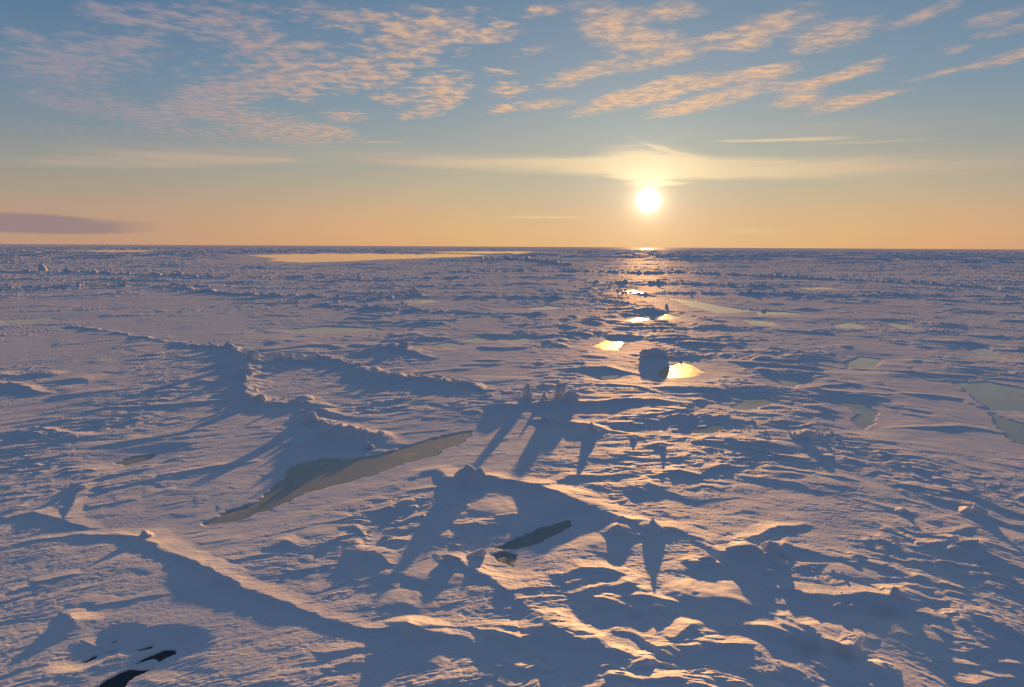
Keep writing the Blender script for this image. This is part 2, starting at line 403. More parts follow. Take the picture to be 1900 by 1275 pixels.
POOLS = {
    'P1': [(872, 801), (820, 811), (770, 826), (700, 845), (640, 858), (600, 852), (552, 862), (530, 885), (515, 905), (480, 930),
           (430, 950), (392, 971), (440, 966), (500, 945), (560, 916), (640, 895), (720, 870), (800, 845), (860, 818)],
    'P2': [(1055, 966), (1000, 983), (950, 1003), (922, 1018), (935, 1022), (985, 1012), (1030, 992), (1058, 976)],
    'P2b': [(912, 1028), (935, 1023), (957, 1030), (950, 1052), (925, 1042)],
    'P3': [(160, 1290), (200, 1262), (240, 1243), (262, 1244), (284, 1244), (266, 1250), (250, 1257), (236, 1268), (222, 1290)],
    'P3b': [(246, 1236), (268, 1222), (290, 1214), (304, 1207), (322, 1208), (326, 1214), (312, 1220), (296, 1228), (288, 1222), (272, 1226)],
    'P3e': [(205, 1194), (216, 1189), (220, 1190), (210, 1195)],
    'P3f': [(188, 1216), (212, 1208), (224, 1204), (206, 1213)],
    'P3c': [(150, 1232), (172, 1219), (184, 1216), (176, 1224), (158, 1232)],
    'P3d': [(250, 1208), (275, 1200), (292, 1196), (280, 1204), (258, 1209)],
    'P4': [(1222, 690), (1240, 681), (1262, 673), (1280, 678), (1300, 690), (1284, 698), (1250, 701), (1232, 700)],
    'P5': [(1775, 712), (1830, 709), (1887, 719), (1960, 735), (1960, 775), (1887, 762), (1840, 762), (1810, 736)],
    'P5b': [(1840, 768), (1887, 785), (1960, 800), (1960, 850), (1887, 822), (1862, 800)],
    'P6': [(1358, 756), (1385, 742), (1420, 741), (1440, 748), (1402, 758), (1372, 761)],
    'P7': [(1560, 748), (1600, 751), (1627, 765), (1620, 785), (1603, 797), (1584, 780), (1598, 768)],
    'P8': [(1574, 672), (1600, 663), (1637, 668), (1620, 681), (1575, 684)],
    'P9': [(1443, 704), (1482, 710), (1475, 719), (1455, 716)],
    'P10': [(1282, 799), (1330, 789), (1348, 795), (1320, 804), (1284, 804)],
    'P11': [(1238, 553), (1290, 558), (1330, 567), (1402, 578), (1330, 581), (1280, 569)],
    'P11b': [(1405, 579), (1455, 579), (1490, 583), (1410, 585)],
    'P12': [(1378, 594), (1430, 597), (1442, 605), (1400, 603)],
    'P13': [(1162, 594), (1205, 586), (1207, 592), (1175, 598)],
    'P13b': [(1212, 592), (1235, 582), (1262, 589), (1240, 593)],
    'P13c': [(1140, 542), (1175, 538), (1190, 543), (1155, 546)],
    'P14': [(1545, 603), (1580, 599), (1604, 605), (1590, 610), (1550, 607)],
    'P15': [(1636, 598), (1680, 602), (1702, 612), (1670, 609)],
    'P16': [(1798, 650), (1830, 645), (1862, 665), (1830, 661)],
    'P17': [(530, 613), (600, 607), (690, 609), (704, 613), (600, 619), (540, 617)],
    'P18': [(462, 474), (540, 471.5), (600, 470.5), (700, 470.5), (780, 471), (850, 471), (905, 474), (850, 477), (760, 480), (700, 482),
            (640, 485), (560, 487.5), (500, 484), (512, 480), (490, 477)],
    'P18b': [(800, 468), (860, 466.5), (930, 466), (992, 467.5), (960, 471), (900, 470.5), (850, 469.5)],
    'P19': [(160, 465), (230, 463.5), (290, 464), (265, 467), (180, 468)],
    'P21': [(1102, 641), (1128, 630), (1158, 634), (1145, 649), (1122, 649)],
    'P22': [(10, 594), (90, 590), (104, 594), (60, 599), (8, 602)],
    'P23': [(1115, 698), (1148, 696), (1142, 703), (1118, 703)],
    'P24': [(800, 641), (832, 636), (858, 640), (830, 645)],
    'P25': [(945, 631), (975, 627), (992, 631), (965, 635)],
    'P26': [(965, 572), (1020, 568), (1050, 571), (1000, 575)],
    'P27': [(1480, 534), (1530, 533), (1560, 537), (1500, 537)],
    'P28': [(212, 860), (250, 848), (290, 843), (275, 854), (235, 864)],
    'P29': [(740, 560), (790, 556), (820, 559), (780, 563)],
    'P30': [(860, 630), (890, 627), (905, 631), (880, 635)],
    'P31': [(1185, 462), (1218, 461.5), (1220, 463.5), (1190, 464)],
}


def warped(x, y):
    """wind coordinates: u along the drift lines, v across them"""
    r = np.hypot(x, y + 6.0)
    v = r - 0.10 * x + 5.0 * noise(x / 70, y / 90, 71) + 1.2 * noise(x / 17, y / 23, 72) + 0.12 * noise(x / 2.5, y / 3.5, 75)
    u = x + 6.0 * noise(x / 60, y / 80, 73)
    return u, v, r


def seg_dist(px, py, pts):
    """distance to polyline, side (+ = camera side), crest height interpolated"""
    best = np.full(px.shape, 1e9, np.float32)
    side = np.zeros(px.shape, np.float32)
    hh = np.zeros(px.shape, np.float32)
    for (ax, ay, ah), (bx, by, bh) in zip(pts[:-1], pts[1:]):
        vx, vy = bx - ax, by - ay
        L2 = vx * vx + vy * vy + 1e-9
        t = np.clip(((px - ax) * vx + (py - ay) * vy) / L2, 0, 1)
        ex = px - (ax + t * vx); ey = py - (ay + t * vy)
        d = np.hypot(ex, ey)
        m = d < best
        best = np.where(m, d, best)
        side = np.where(m, -(ex * SH[0] + ey * SH[1]), side)
        hh = np.where(m, ah + (bh - ah) * t, hh)
    return best, side, hh


FLAKES = [([(655, 1034), (672, 1024), (695, 1022), (712, 1028), (724, 1042)], .36), ([(718, 999), (752, 996)], .5), ([(850, 1008), (882, 1002)], .35),
          ([(872, 986), (906, 980)], .35), ([(888, 966), (922, 960)], .3), ([(925, 955), (955, 950)], .3), ([(1040, 1062), (1080, 1050), (1120, 1052), (1160, 1060)], .32),
          ([(1050, 1076), (1100, 1068)], .28), ([(1064, 1096), (1098, 1089), (1112, 1080)], .36), ([(1136, 1084), (1165, 1080), (1192, 1090)], .40),
          ([(1152, 1101), (1195, 1101), (1236, 1107)], .5), ([(1205, 1118), (1228, 1116), (1242, 1128)], .32), ([(985, 1160), (1012, 1152), (1034, 1166), (1054, 1182)], .55),
          ([(880, 1160), (922, 1168), (960, 1181), (990, 1172)], .45), ([(1045, 1172), (1092, 1190), (1150, 1201), (1176, 1216)], .45),
          ([(1168, 1238), (1198, 1228), (1214, 1210)], .35), ([(1328, 1186), (1372, 1190)], .40), ([(1250, 1178), (1285, 1160), (1300, 1166)], .35),
          ([(1438, 1086), (1480, 1090), (1512, 1106)], .35), ([(1680, 1080), (1722, 1090)], .28), ([(1700, 1100), (1752, 1113)], .28), ([(1660, 1066), (1700, 1066), (1740, 1078)], .3),
          ([(1808, 1262), (1872, 1250)], .35), ([(1790, 1206), (1890, 1198)], .30), ([(1805, 1230), (1885, 1226)], .26), ([(600, 1210), (664, 1198)], .24), ([(606, 1238), (654, 1225)], .24),
          ([(378, 1002), (432, 993)], .2), ([(498, 1012), (530, 1001), (562, 1013)], .24), ([(430, 1036), (500, 1025)], .18), ([(540, 1057), (612, 1045)], .2),
          ([(168, 937), (242, 924)], .3), ([(500, 872), (524, 868)], .5), ([(590, 799), (650, 797), (700, 800), (725, 812)], .9), ([(560, 757), (590, 758), (640, 768)], .7),
          ([(1150, 960), (1178, 960)], .55), ([(1128, 980), (1150, 975), (1168, 984)], .55), ([(1295, 1036), (1332, 1038)], .5), ([(1465, 1135), (1500, 1155), (1548, 1190), (1575, 1198)], .55),
          ([(1700, 1010), (1740, 1006), (1770, 996)], .4), ([(70, 1075), (130, 1064)], .3), ([(180, 1120), (300, 1100)], .18), ([(120, 1170), (135, 1150), (130, 1135)], .35),
          ([(1430, 865), (1500, 872)], .3), ([(960, 1110), (1000, 1102)], .3), ([(1210, 880), (1260, 872), (1300, 880)], .35), ([(1000, 905), (1060, 880), (1120, 880)], .35),
          ([(300, 880), (400, 862), (470, 850)], .35), ([(230, 870), (330, 845)], .3), ([(540, 925), (560, 905)], .2), ([(1480, 790), (1510, 784)], .4), ([(1380, 1000), (1440, 975), (1490, 970)], .35)]
RG = []
for pts, A_f in FLAKES:
    n_ = len(pts)
    RG.append(([(*ground(x, y, BASE + A_f * .7), A_f * (0.5 if i in (0, n_ - 1) else 1.05)) for i, (x, y) in enumerate(pts)], 1.1, 3.2, .9))
for pts, wn, wf_, jit in RIDGES:
    RG.append(([crest(*p) for p in pts], wn, wf_, jit))
BG = []
for x, y, hw, ah, lr in BUMPS:
    c = ground(x, y, BASE); e1 = ground(x + hw, y, BASE)
    BG.append((c[0], c[1] + .3 * abs(e1[0] - c[0]), abs(e1[0] - c[0]) * 1.25, ah * (.58 if hw < 38 else .38), lr))
def pool_edge(P):
    q = np.roll(P, -1, 0)
    area = abs((P[:, 0] * q[:, 1] - q[:, 0] * P[:, 1]).sum()) / 2
    per = np.hypot(*(q - P).T).sum()
    return min(0.35 + 0.008 * P[:, 1].max(), 0.30 * 2 * area / per)


PG = {k: np.array([ground(x, y, 0.0) for x, y in v]) for k, v in POOLS.items()}


def poly_sdf(px, py, P):
    d = np.full(px.shape, 1e9, np.float32)
    ins = np.zeros(px.shape, bool)
    n = len(P)
    for i in range(n):
        ax, ay = P[i]; bx, by = P[(i + 1) % n]
        vx, vy = bx - ax, by - ay
        t = np.clip(((px - ax) * vx + (py - ay) * vy) / (vx * vx + vy * vy + 1e-9), 0, 1)
        d = np.minimum(d, np.hypot(px - ax - t * vx, py - ay - t * vy))
        c = ((ay > py) != (by > py)) & (px < (bx - ax) * (py - ay) / ((by - ay) if abs(by - ay) > 1e-9 else 1e-9) + ax)
        ins ^= c
    return np.where(ins, -d, d)


# places that the wind left smooth (1) : pixel x, y, half width px, half height px
SMOOTH = [(180, 640, 230, 80, .7), (180, 570, 260, 25, .7), (430, 860, 200, 70, .75), (330, 1160, 330, 70, .8), (960, 700, 130, 22, .6),
          (780, 1060, 60, 60, .7), (1150, 970, 140, 50, .5), (1290, 960, 130, 45, .6), (1200, 1160, 110, 50, .8), (1440, 1090, 110, 50, .8),
          (1620, 1150, 110, 100, .75), (1330, 1120, 60, 30, .9), (900, 800, 80, 30, .5), (1650, 800, 150, 40, .5), (1560, 980, 140, 50, .4),
          (1000, 960, 60, 40, .8), (640, 1080, 70, 60, .4), (560, 720, 140, 30, .3), (1500, 580, 300, 14, .6), (1560, 630, 250, 14, .4)]
ROUGH = [(1370, 820, 230, 70, .4), (1070, 1130, 160, 70, .5), (1520, 1100, 190, 80, .4), (110, 810, 110, 30, .5), (1000, 990, 70, 50, .4),
         (1180, 760, 140, 40, .3), (1720, 1030, 120, 40, .3), (720, 990, 60, 60, .2), (1150, 1230, 200, 50, .4), (1820, 1180, 60, 60, .3),
         (1250, 620, 180, 50, .35), (1650, 620, 150, 25, .35), (560, 670, 120, 20, .3)]


def zones(lst):
    r_ = []
    for x, y, a, b, s in lst:
        c = ground(x, y); e1 = ground(x + a, y); e2 = ground(x, y - b); e3 = ground(x, y + b)
        r_.append((c[0], 0.5 * (e2[1] + e3[1]), abs(e1[0] - c[0]), 0.5 * abs(e2[1] - e3[1]), s))
    return r_


RZ = zones(ROUGH)
SM = []
for x, y, a, b, s in SMOOTH:
    c = ground(x, y); e1 = ground(x + a, y); e2 = ground(x, y - b); e3 = ground(x, y + b)
    SM.append((c[0], 0.5 * (e2[1] + e3[1]), abs(e1[0] - c[0]), 0.5 * abs(e2[1] - e3[1]), s))


def height(x, y, bumps=True):
    x = np.asarray(x, np.float64); y = np.asarray(y, np.float64)
    u, v, r = warped(x, y)
    sm = np.zeros(x.shape, np.float32)
    for cx, cy, a, b, s in SM:
        sm = np.maximum(sm, s * np.exp(-((x - cx) / a) ** 2 - ((y - cy) / b) ** 2))
    rz = np.zeros(x.shape, np.float32)
    for cx, cy, a, b, s in RZ:
        rz = np.maximum(rz, s * np.exp(-((x - cx) / a) ** 4 - ((y - cy) / b) ** 4))
    rough = np.clip((0.46 + 0.34 * noise(x / 22, y / 30, 5) + rz) * (1.0 - sm), 0.05, 1.05)
    # broad swell and drifts
    h = BASE + 0.10 * noise(x / 45, y / 60, 1)
    d1 = fbm(u / 9.0, v / 6.5, 3, 2)
    h = h + rough * 0.15 * (np.abs(d1) * 1.3 - 0.35)
    # long drift tails
    t1 = noise(u / 6.0, v / 1.7, 3) + 0.5 * noise(u / 3.1, v / 0.8, 4)
    h = h + (0.3 + 0.7 * rough) * 0.034 * t1

    # wind-cut crests: a steep lip on the camera side, a long tail on the sun side
    def saw(lam, along, amp, sd, cut, lo, hi):
        ph = v / lam + 1.1 * noise(u / along, v / (lam * 3.0), sd) + 0.45 * noise(u / (along * .35), v / (lam * 1.2), sd + 1) \
            + 0.11 * noise(u / (along * .12), v / (lam * .4), sd + 2)
        p = ph - np.floor(ph)
        prof = np.where(p < cut, p / cut, 1 - (p - cut) / (1 - cut))
        prof = prof * prof * (3 - 2 * prof) * 0.5 + prof * 0.5
        mk = sst(noise(u / (along * .7), v / (lam * 1.6), sd + 3) + .5 * noise(u / (along * .2), v / (lam * .7), sd + 4), lo, hi)
        return amp * prof * mk
    pm = 0.25 + 0.75 * sst(noise(x / 13, y / 17, 8) + 0.3 * rough, 0.0, 0.5)
    h = h + pm * rough * (saw(4.6, 12.0, 0.36, 100, .08, .02, .42) + saw(2.0, 5.2, 0.20, 110, .10, -.06, .36)
                          + saw(0.85, 2.4, 0.085, 120, .14, -.12, .3))
    m1 = sst(r, 70, 150)
    h = h + m1 * rough * saw(10.0, 24.0, 0.70, 130, .11, .12, .5)
    m2 = sst(r, 200, 420)
    h = h + m2 * rough * saw(26.0, 70.0, 1.2, 140, .10, .05, .5)
    m3 = sst(r, 700, 1500)
    h = h + m3 * saw(90.0, 160.0, 3.0, 150, .10, -.05, .4)
    # stepped, scoured layers
    q = fbm(u / 4.2, v / 2.2, 3, 30)
    st_ = (sst(q, 0.05, 0.09) + sst(q, 0.35, 0.38) + sst(q, -0.3, -0.26))
    h = h + rough * sst(noise(x / 14, y / 20, 31), -0.1, 0.4) * 0.06 * st_
    # scattered humps
    hp = noise(x / 3.4, y / 3.8, 40)
    h = h + np.clip(rough - .3, 0, 1) * 0.42 * np.clip(hp - 0.52, 0, 1) ** 1.1 * 2.0
    # fine ripples
    fine = np.clip((220 - r) / 180, 0, 1)
    h = h + fine * ((0.013 * noise(u / 0.9, v / 0.22, 50) + 0.012 * np.abs(noise(u / .5, v / .16, 51))) * (.5 + 1.2 * sst(noise(x / 6, y / 8, 53), -.1, .5)) + .009 * noise(x / .22, y / .3, 52)) * (0.5 + rough)
    # broken ice farther off
    far = sst(r, 140, 500)
    ch = noise(u / 60, v / 30, 60) + 0.4 * noise(u / 17, v / 11, 65)
    rb = np.clip(ch - 0.12, 0, 1) * 2.2
    h = h + far * rb * (0.62 * np.abs(noise(x / 5, y / 5, 61)) + 0.45 * np.abs(noise(x / 2.2, y / 2.4, 62)))
    ff = sst(r, 450, 1300)
    fm = 0.35 + 1.1 * sst(noise(u / 260, v / 110, 67) + .4 * noise(u / 80, v / 30, 68), -.1, .5)
    h = h + ff * fm * (0.75 * np.abs(noise(x / 9, y / 13, 63)) + 0.9 * np.clip(noise(u / 120, v / 60, 64), 0, 1))
    h = h + sst(r, 1200, 3500) * fm * (2.2 * np.abs(noise(x / 22, y / 36, 66)))
    h = np.maximum(h, 0.05 + 0.3 * (h - 0.05))
    h = h.astype(np.float32)
    # authored ridges
    for pts, wn, wf_, jit in RG:
        P = np.array(pts)
        Am = P[:, 2].max()
        Rn_, Rf_ = wn * Am + .5, wf_ * Am + 1.2
        pad = max(Rn_, Rf_) * 1.6 + 1
        m = (x > P[:, 0].min() - pad) & (x < P[:, 0].max() + pad) & (y > P[:, 1].min() - pad) & (y < P[:, 1].max() + pad)
        if not m.any():
            continue
        xs, ys = x[m], y[m]
        sc_ = 0.5 + Am
        jx = (0.22 * sc_ * noise(xs / (1.1 * sc_ + .4), ys / (1.1 * sc_ + .4), 80) + 0.08 * sc_ * noise(xs / .6, ys / .6, 82)) * jit
        jy = (0.22 * sc_ * noise(xs / (1.1 * sc_ + .4), ys / (1.1 * sc_ + .4), 81) + 0.08 * sc_ * noise(xs / .6, ys / .6, 83)) * jit
        d, s, A = seg_dist(xs + jx, ys + jy, pts)
        A = A * (0.70 + 0.26 * jit * noise(xs / 4.5, ys / 4.5, 88) + 0.16 * jit * noise(xs / 1.6, ys / 1.6, 84))
        fr = sst(P[:, 1].mean(), 110, 260)
        A = A * (1 - fr * 0.85 + fr * (1.5 * np.abs(noise(xs / 14, ys / 30, 85)) + .9 * np.abs(noise(xs / 4, ys / 5, 86)) + .3 * np.abs(noise(xs / 1.5, ys / 2, 87))))
        wnear = wn * A + .35
        wfar = wf_ * A + .8
        k = sst(s / (d + 1e-3), -0.35, 0.35)
        w = wfar + (wnear - wfar) * k
        q = np.clip(1 - d / w, 0, 1)
        pr = A * (q ** 1.35 * (1 - k) + k * (q * q * (3 - 2 * q)))
        hm = h[m]
        # soft maximum over the old snow, noise rides on top
        add = np.maximum(pr - np.maximum(hm - BASE, 0) * 0.3, 0) * sst(q, 0, .12)
        h[m] = hm + add
    for cx, cy, rw, ah, lr in (BG if bumps else []):
        m = (np.abs(x - cx) < rw * 2) & (np.abs(y - cy) < rw * 2.5)
        if not m.any():
            continue
        xs, ys = x[m] - cx, y[m] - cy
        a_ = xs * SH[0] + ys * SH[1]; b_ = xs * SH[1] - ys * SH[0]
        a_ = a_ + .22 * rw * noise(xs / (.8 * rw) + cx, ys / (.8 * rw), 95) + .07 * rw * noise(xs / (.25 * rw), ys / (.25 * rw), 97)
        b_ = b_ + .22 * rw * noise(xs / (.8 * rw) + cx, ys / (.8 * rw), 96) + .07 * rw * noise(xs / (.25 * rw), ys / (.25 * rw), 98)
        q = np.hypot(a_ / (rw * lr * np.where(a_ > 0, 1.5, .9)), b_ / rw)
        t = np.clip(1 - q, 0, 1)
        h[m] = np.maximum(h[m], h[m] * (1 - sst(t, 0, .3)) + (BASE + ah * (t * t * (3 - 2 * t))) * sst(t, 0, .3))
    # pools cut down to the water line
    h0 = h.copy()
    for k_, P in PG.items():
        mx, my = P.min(0), P.max(0)
        ed = pool_edge(P)
        pad = 11 * ed + 3
        m = (x > mx[0] - pad) & (x < my[0] + pad) & (y > mx[1] - pad) & (y < my[1] + pad)
        if not m.any():
            continue
        xs, ys = x[m], y[m]
        d = poly_sdf(xs, ys, P) + ed * (0.42 * noise(u[m] / (3.2 * ed), v[m] / (1.6 * ed), 90) + .10 * noise(u[m] / (1.1 * ed), v[m] / (.6 * ed), 91))
        k = sst(d, 0.6 * ed, 8 * ed + 1.2)
        ds = 1 + my[1] / 160
        d = d - 0.25 * ed + min(.13 * ds, ed * .4) * noise(xs / (1.1 * ds), ys / (.5 * ds), 92) + min(.05 * ds, ed * .2) * noise(xs / (.3 * ds), ys / (.16 * ds), 93)
        ws = min(max(.12 * ed, 1.4 * .8 * my[1] ** 2 / (CAM_Z * F)), .8 * ed + .1)
        edge = np.clip((d + ws * 1.1) / (1.8 * ws), 0, 1)
        tex = 0.35 * (h0[m] - BASE)
        low = -0.12 + (0.17 + np.clip(tex, -.02, .12)) * edge
        h[m] = np.minimum(h[m], low + (np.maximum(h0[m], 0.06) - low) * k * edge)
    return h


def build_sheet():
    top = 1000.0
    rows = []
    dlt = top
    while dlt > 45:
        rows.append(dlt); dlt -= 0.80 if dlt > 120 else 0.5
    while dlt > 0.25:
        rows.append(dlt); dlt *= 0.9935
    R_ = CAM_Z * F / np.array(rows)
    R_ = np.concatenate([[14, 20, 25], R_[R_ > 26], [120000.0]])
    uc = np.arange(-1090, 1091, 1.35) / F
    a_c = np.arctan(uc)
    ext = np.radians(np.linspace(39.5, 75, 90))
    A_ = np.concatenate([-ext[::-1], a_c, ext])
    rr, aa = np.meshgrid(R_ , A_, indexing='ij')
    # forward distance rows become arcs farther to the side
    x = rr * np.tan(np.clip(aa, -1.0, 1.0)) * np.where(np.abs(aa) > 1.0, 1, 1)
    y = rr.copy()
    m = np.abs(aa) > 0.69
    rad = rr / math.cos(0.69)
    x[m] = (rad * np.sin(aa))[m]; y[m] = (rad * np.cos(aa))[m]
    h = np.empty(x.shape, np.float32)
    for i in range(0, x.shape[0], 128):
        h[i:i + 128] = height(x[i:i + 128], y[i:i + 128])
    h *= np.where(rr > 9000, 0.3, 1.0)
    nr, nc = x.shape
    co_ = np.stack([x, y, h], -1).reshape(-1, 3).astype(np.float32)
    me = bpy.data.meshes.new('snow_covered_sea_ice')
    me.vertices.add(nr * nc)
    me.vertices.foreach_set('co', co_.ravel())
    idx = np.arange(nr * nc, dtype=np.int32).reshape(nr, nc)
    q = np.stack([idx[:-1, :-1], idx[:-1, 1:], idx[1:, 1:], idx[1:, :-1]], -1).reshape(-1, 4)
    nf = len(q)
    me.loops.add(nf * 4)
    me.loops.foreach_set('vertex_index', q.ravel())
    me.polygons.add(nf)
    me.polygons.foreach_set('loop_start', np.arange(0, nf * 4, 4, dtype=np.int32))
    me.update(calc_edges=True)
    me.shade_smooth()
    o = bpy.data.objects.new('snow_covered_sea_ice', me)
    sc.collection.objects.link(o)
    o['kind'] = 'structure'
    print('sheet', nr, nc)
    return o


# ------------------------------------------------------------------ materials
def mat_snow(name, tint=(0.87, 0.865, 0.86), stains=False):
    m = bpy.data.materials.new(name)
    m.use_nodes = True
    t = NT(m.node_tree)
    b = m.node_tree.nodes['Principled BSDF']
    g = t.node('ShaderNodeNewGeometry')
    pos = g.outputs['Position']
    n1 = t.node('ShaderNodeTexNoise', {'Vector': pos, 'Scale': 0.16, 'Detail': 5.0, 'Roughness': .6}).outputs['Fac']
    col = t.mixc(t.smooth(n1, 0.35, 0.7), tint, tuple(v * f for v, f in zip(tint, (0.88, 0.92, 0.97))))
    if stains:
        for px, py, rad in [(1640, 1135, 1.2), (1495, 1200, 1.1), (1455, 1030, .8), (1565, 1215, .8), (1180, 1140, 0.6)]:
            p = ground(px, py, .4)
            dd = t.node('ShaderNodeVectorMath', {0: pos, 1: (p[0], p[1], .4)}, operation='DISTANCE').outputs['Value']
            n3 = t.node('ShaderNodeTexNoise', {'Vector': pos, 'Scale': 1.2, 'Detail': 4.0}).outputs['Fac']
            f = t.smooth(t.m('ADD', t.m('DIVIDE', dd, rad), t.m('MULTIPLY', t.m('SUBTRACT', n3, .5), 1.2)), 1.1, 0.1, 0, .28)
            col = t.mixc(f, col, (0.42, 0.34, 0.20))
    b.inputs['Base Color'].default_value = (1, 1, 1, 1)
    t.l.new(col, b.inputs['Base Color'])
    b.inputs['Roughness'].default_value = 0.6
    b.inputs['Specular IOR Level'].default_value = 0.0
    mp = t.node('ShaderNodeMapping', {'Vector': pos, 'Scale': (2.2, 7.0, 6.0)}).outputs[0]
    b1 = t.node('ShaderNodeTexNoise', {'Vector': mp, 'Scale': 1.0, 'Detail': 5.0, 'Roughness': 0.62}).outputs['Fac']
    b2 = t.node('ShaderNodeTexNoise', {'Vector': pos, 'Scale': 22.0, 'Detail': 2.0, 'Roughness': 0.6}).outputs['Fac']
    mp3 = t.node('ShaderNodeMapping', {'Vector': pos, 'Scale': (7.0, 20.0, 14.0), 'Rotation': (0, 0, 0.12)}).outputs[0]
    b3 = t.node('ShaderNodeTexNoise', {'Vector': mp3, 'Scale': 1.0, 'Detail': 3.0, 'Roughness': 0.6}).outputs['Fac']
    pt = t.smooth(t.node('ShaderNodeTexNoise', {'Vector': pos, 'Scale': 0.3, 'Detail': 2.0}).outputs['Fac'], 0.4, 0.62)
    hh = t.m('ADD', t.m('MULTIPLY', b1, 0.048), t.m('MULTIPLY', b2, 0.010))
    hh = t.m('ADD', hh, t.m('MULTIPLY', t.m('MULTIPLY', b3, pt), 0.022))
    bp = t.node('ShaderNodeBump', {'Strength': 0.6, 'Distance': 1.0, 'Height': hh})
    t.l.new(bp.outputs[0], b.inputs['Normal'])
    gl_ = t.node('ShaderNodeBsdfGlossy', {'Color': (1, 1, 1, 1), 'Roughness': 0.64})
    t.l.new(bp.outputs[0], gl_.inputs['Normal'])
    mx = t.node('ShaderNodeMixShader', {0: 0.10})
    t.l.new(b.outputs[0], mx.inputs[1]); t.l.new(gl_.outputs[0], mx.inputs[2])
    t.l.new(mx.outputs[0], m.node_tree.nodes['Material Output'].inputs[0])
    return m


def mat_ice(name, col, rough, bump=0.0, bscale=4.0, snow=0.35, spec=0.5, ior=1.33):
    m = bpy.data.materials.new(name)
    m.use_nodes = True
    t = NT(m.node_tree)
    b = m.node_tree.nodes['Principled BSDF']
    pos = t.node('ShaderNodeNewGeometry').outputs['Position']
    n1 = t.node('ShaderNodeTexNoise', {'Vector': t.node('ShaderNodeMapping', {'Vector': pos, 'Scale': (0.35, 0.5, 1)}).outputs[0],
                                       'Scale': 1.0, 'Detail': 6.0, 'Roughness': .65}).outputs['Fac']
    f = t.smooth(n1, 0.5, 0.72, 0, snow)
    c_ = t.mixc(f, col, (0.62, 0.63, 0.62))
    f = t.m('MINIMUM', f, 0.6)
    vo = t.node('ShaderNodeTexVoronoi', {'Vector': pos, 'Scale': 0.22}, feature='DISTANCE_TO_EDGE').outputs['Distance']
    c_ = t.mixc(t.smooth(vo, 0.012, 0.0, 0, .5 if snow > 0 else 0), c_, tuple(v * .35 for v in col))
    t.l.new(c_, b.inputs['Base Color'])
    t.put(b.inputs['Roughness'], t.m('ADD', t.m('MULTIPLY', f, 0.6), rough))
    b.inputs['IOR'].default_value = ior
    b.inputs['Specular IOR Level'].default_value = spec
    if bump:
        n2 = t.node('ShaderNodeTexNoise', {'Vector': pos, 'Scale': bscale, 'Detail': 3.0}).outputs['Fac']
        bp = t.node('ShaderNodeBump', {'Strength': 1.0, 'Distance': bump, 'Height': n2})
        t.l.new(bp.outputs[0], b.inputs['Normal'])
    return m


M_SNOW = mat_snow('snow', stains=True)
M_BLOCK = mat_snow('block_snow', (0.80, 0.81, 0.82))
pb = M_BLOCK.node_tree.nodes['Principled BSDF']
pb.inputs['Subsurface Weight'].default_value = 0.6
pb.inputs['Subsurface Radius'].default_value = (0.9, 1.0, 1.2)
pb.inputs['Subsurface Scale'].default_value = 0.12
M_THIN = mat_ice('thin_grey_ice', (0.42, 0.44, 0.38), 0.28, snow=.65)
M_PALE = mat_ice('pale_pool_ice', (0.38, 0.37, 0.30), 0.12, snow=.4, ior=1.5)
M_GREEN = mat_ice('green_ice', (0.25, 0.32, 0.31), 0.36, bump=.03, bscale=5, snow=.55)
M_GLIT = mat_ice('frosty_pool_ice', (0.34, 0.32, 0.26), 0.30, bump=.03, bscale=5.0, snow=.9, ior=1.12)
M_WATER = mat_ice('open_water', (0.016, 0.022, 0.028), 0.10, bump=.002, bscale=3, snow=0)
M_LEAD = mat_ice('calm_water', (0.02, 0.025, 0.03), 0.03, bump=0, snow=0)

ice = build_sheet()
ice.data.materials.append(M_SNOW)

# pools, each a level sheet at the water line
KIND = {'P1': (M_THIN, 'frozen_pool'), 'P2': (M_GREEN, 'frozen_pool'), 'P2b': (M_GREEN, 'frozen_pool'), 'P3': (M_WATER, 'open_water'),
        'P3b': (M_WATER, 'open_water'), 'P3e': (M_WATER, 'open_water'), 'P3f': (M_WATER, 'open_water'), 'P3c': (M_WATER, 'open_water'), 'P3d': (M_WATER, 'open_water'), 'P4': (M_GLIT, 'frozen_pool'),
        'P18': (M_LEAD, 'water'), 'P18b': (M_LEAD, 'water'), 'P19': (M_LEAD, 'water'), 'P31': (M_LEAD, 'water'), 'P2x': None, 'P28': (M_THIN, 'frozen_pool'),
        'P21': (M_GLIT, 'frozen_pool')}
for ip, (k_, P) in enumerate(PG.items()):
    mt, nm = KIND.get(k_, (M_PALE, 'frozen_pool'))
    c0 = P.mean(0)
    ed = pool_edge(P) * 2.0
    bm = bmesh.new()
    # rectangle grid with only the cells near the polygon kept
    x0, y0 = P.min(0) - ed; x1, y1 = P.max(0) + ed
    nx = ny = 90
    gx = np.linspace(x0, x1, nx + 1); gy = np.linspace(y0, y1, ny + 1)
    cx = (gx[:-1] + gx[1:]) / 2; cy = (gy[:-1] + gy[1:]) / 2
    CX, CY = np.meshgrid(cx, cy, indexing='ij')
    keep = poly_sdf(CX, CY, P) < ed + 0.6 * max(gx[1] - gx[0], gy[1] - gy[0])
    vs = {}

    def vv(i, j):
        if (i, j) not in vs:
            vs[(i, j)] = bm.verts.new((gx[i], gy[j], 0.0))
        return vs[(i, j)]
    for i in range(nx):
        for j in range(ny):
            if keep[i, j]:
                bm.faces.new((vv(i, j), vv(i + 1, j), vv(i + 1, j + 1), vv(i, j + 1)))
    me = bpy.data.meshes.new(nm)
    bm.to_mesh(me); bm.free()
    me.materials.append(mt)
    o = bpy.data.objects.new(nm, me)
    sc.collection.objects.link(o)
    o.location.z = -0.005 * (ip % 9)
    o['kind'] = 'structure'


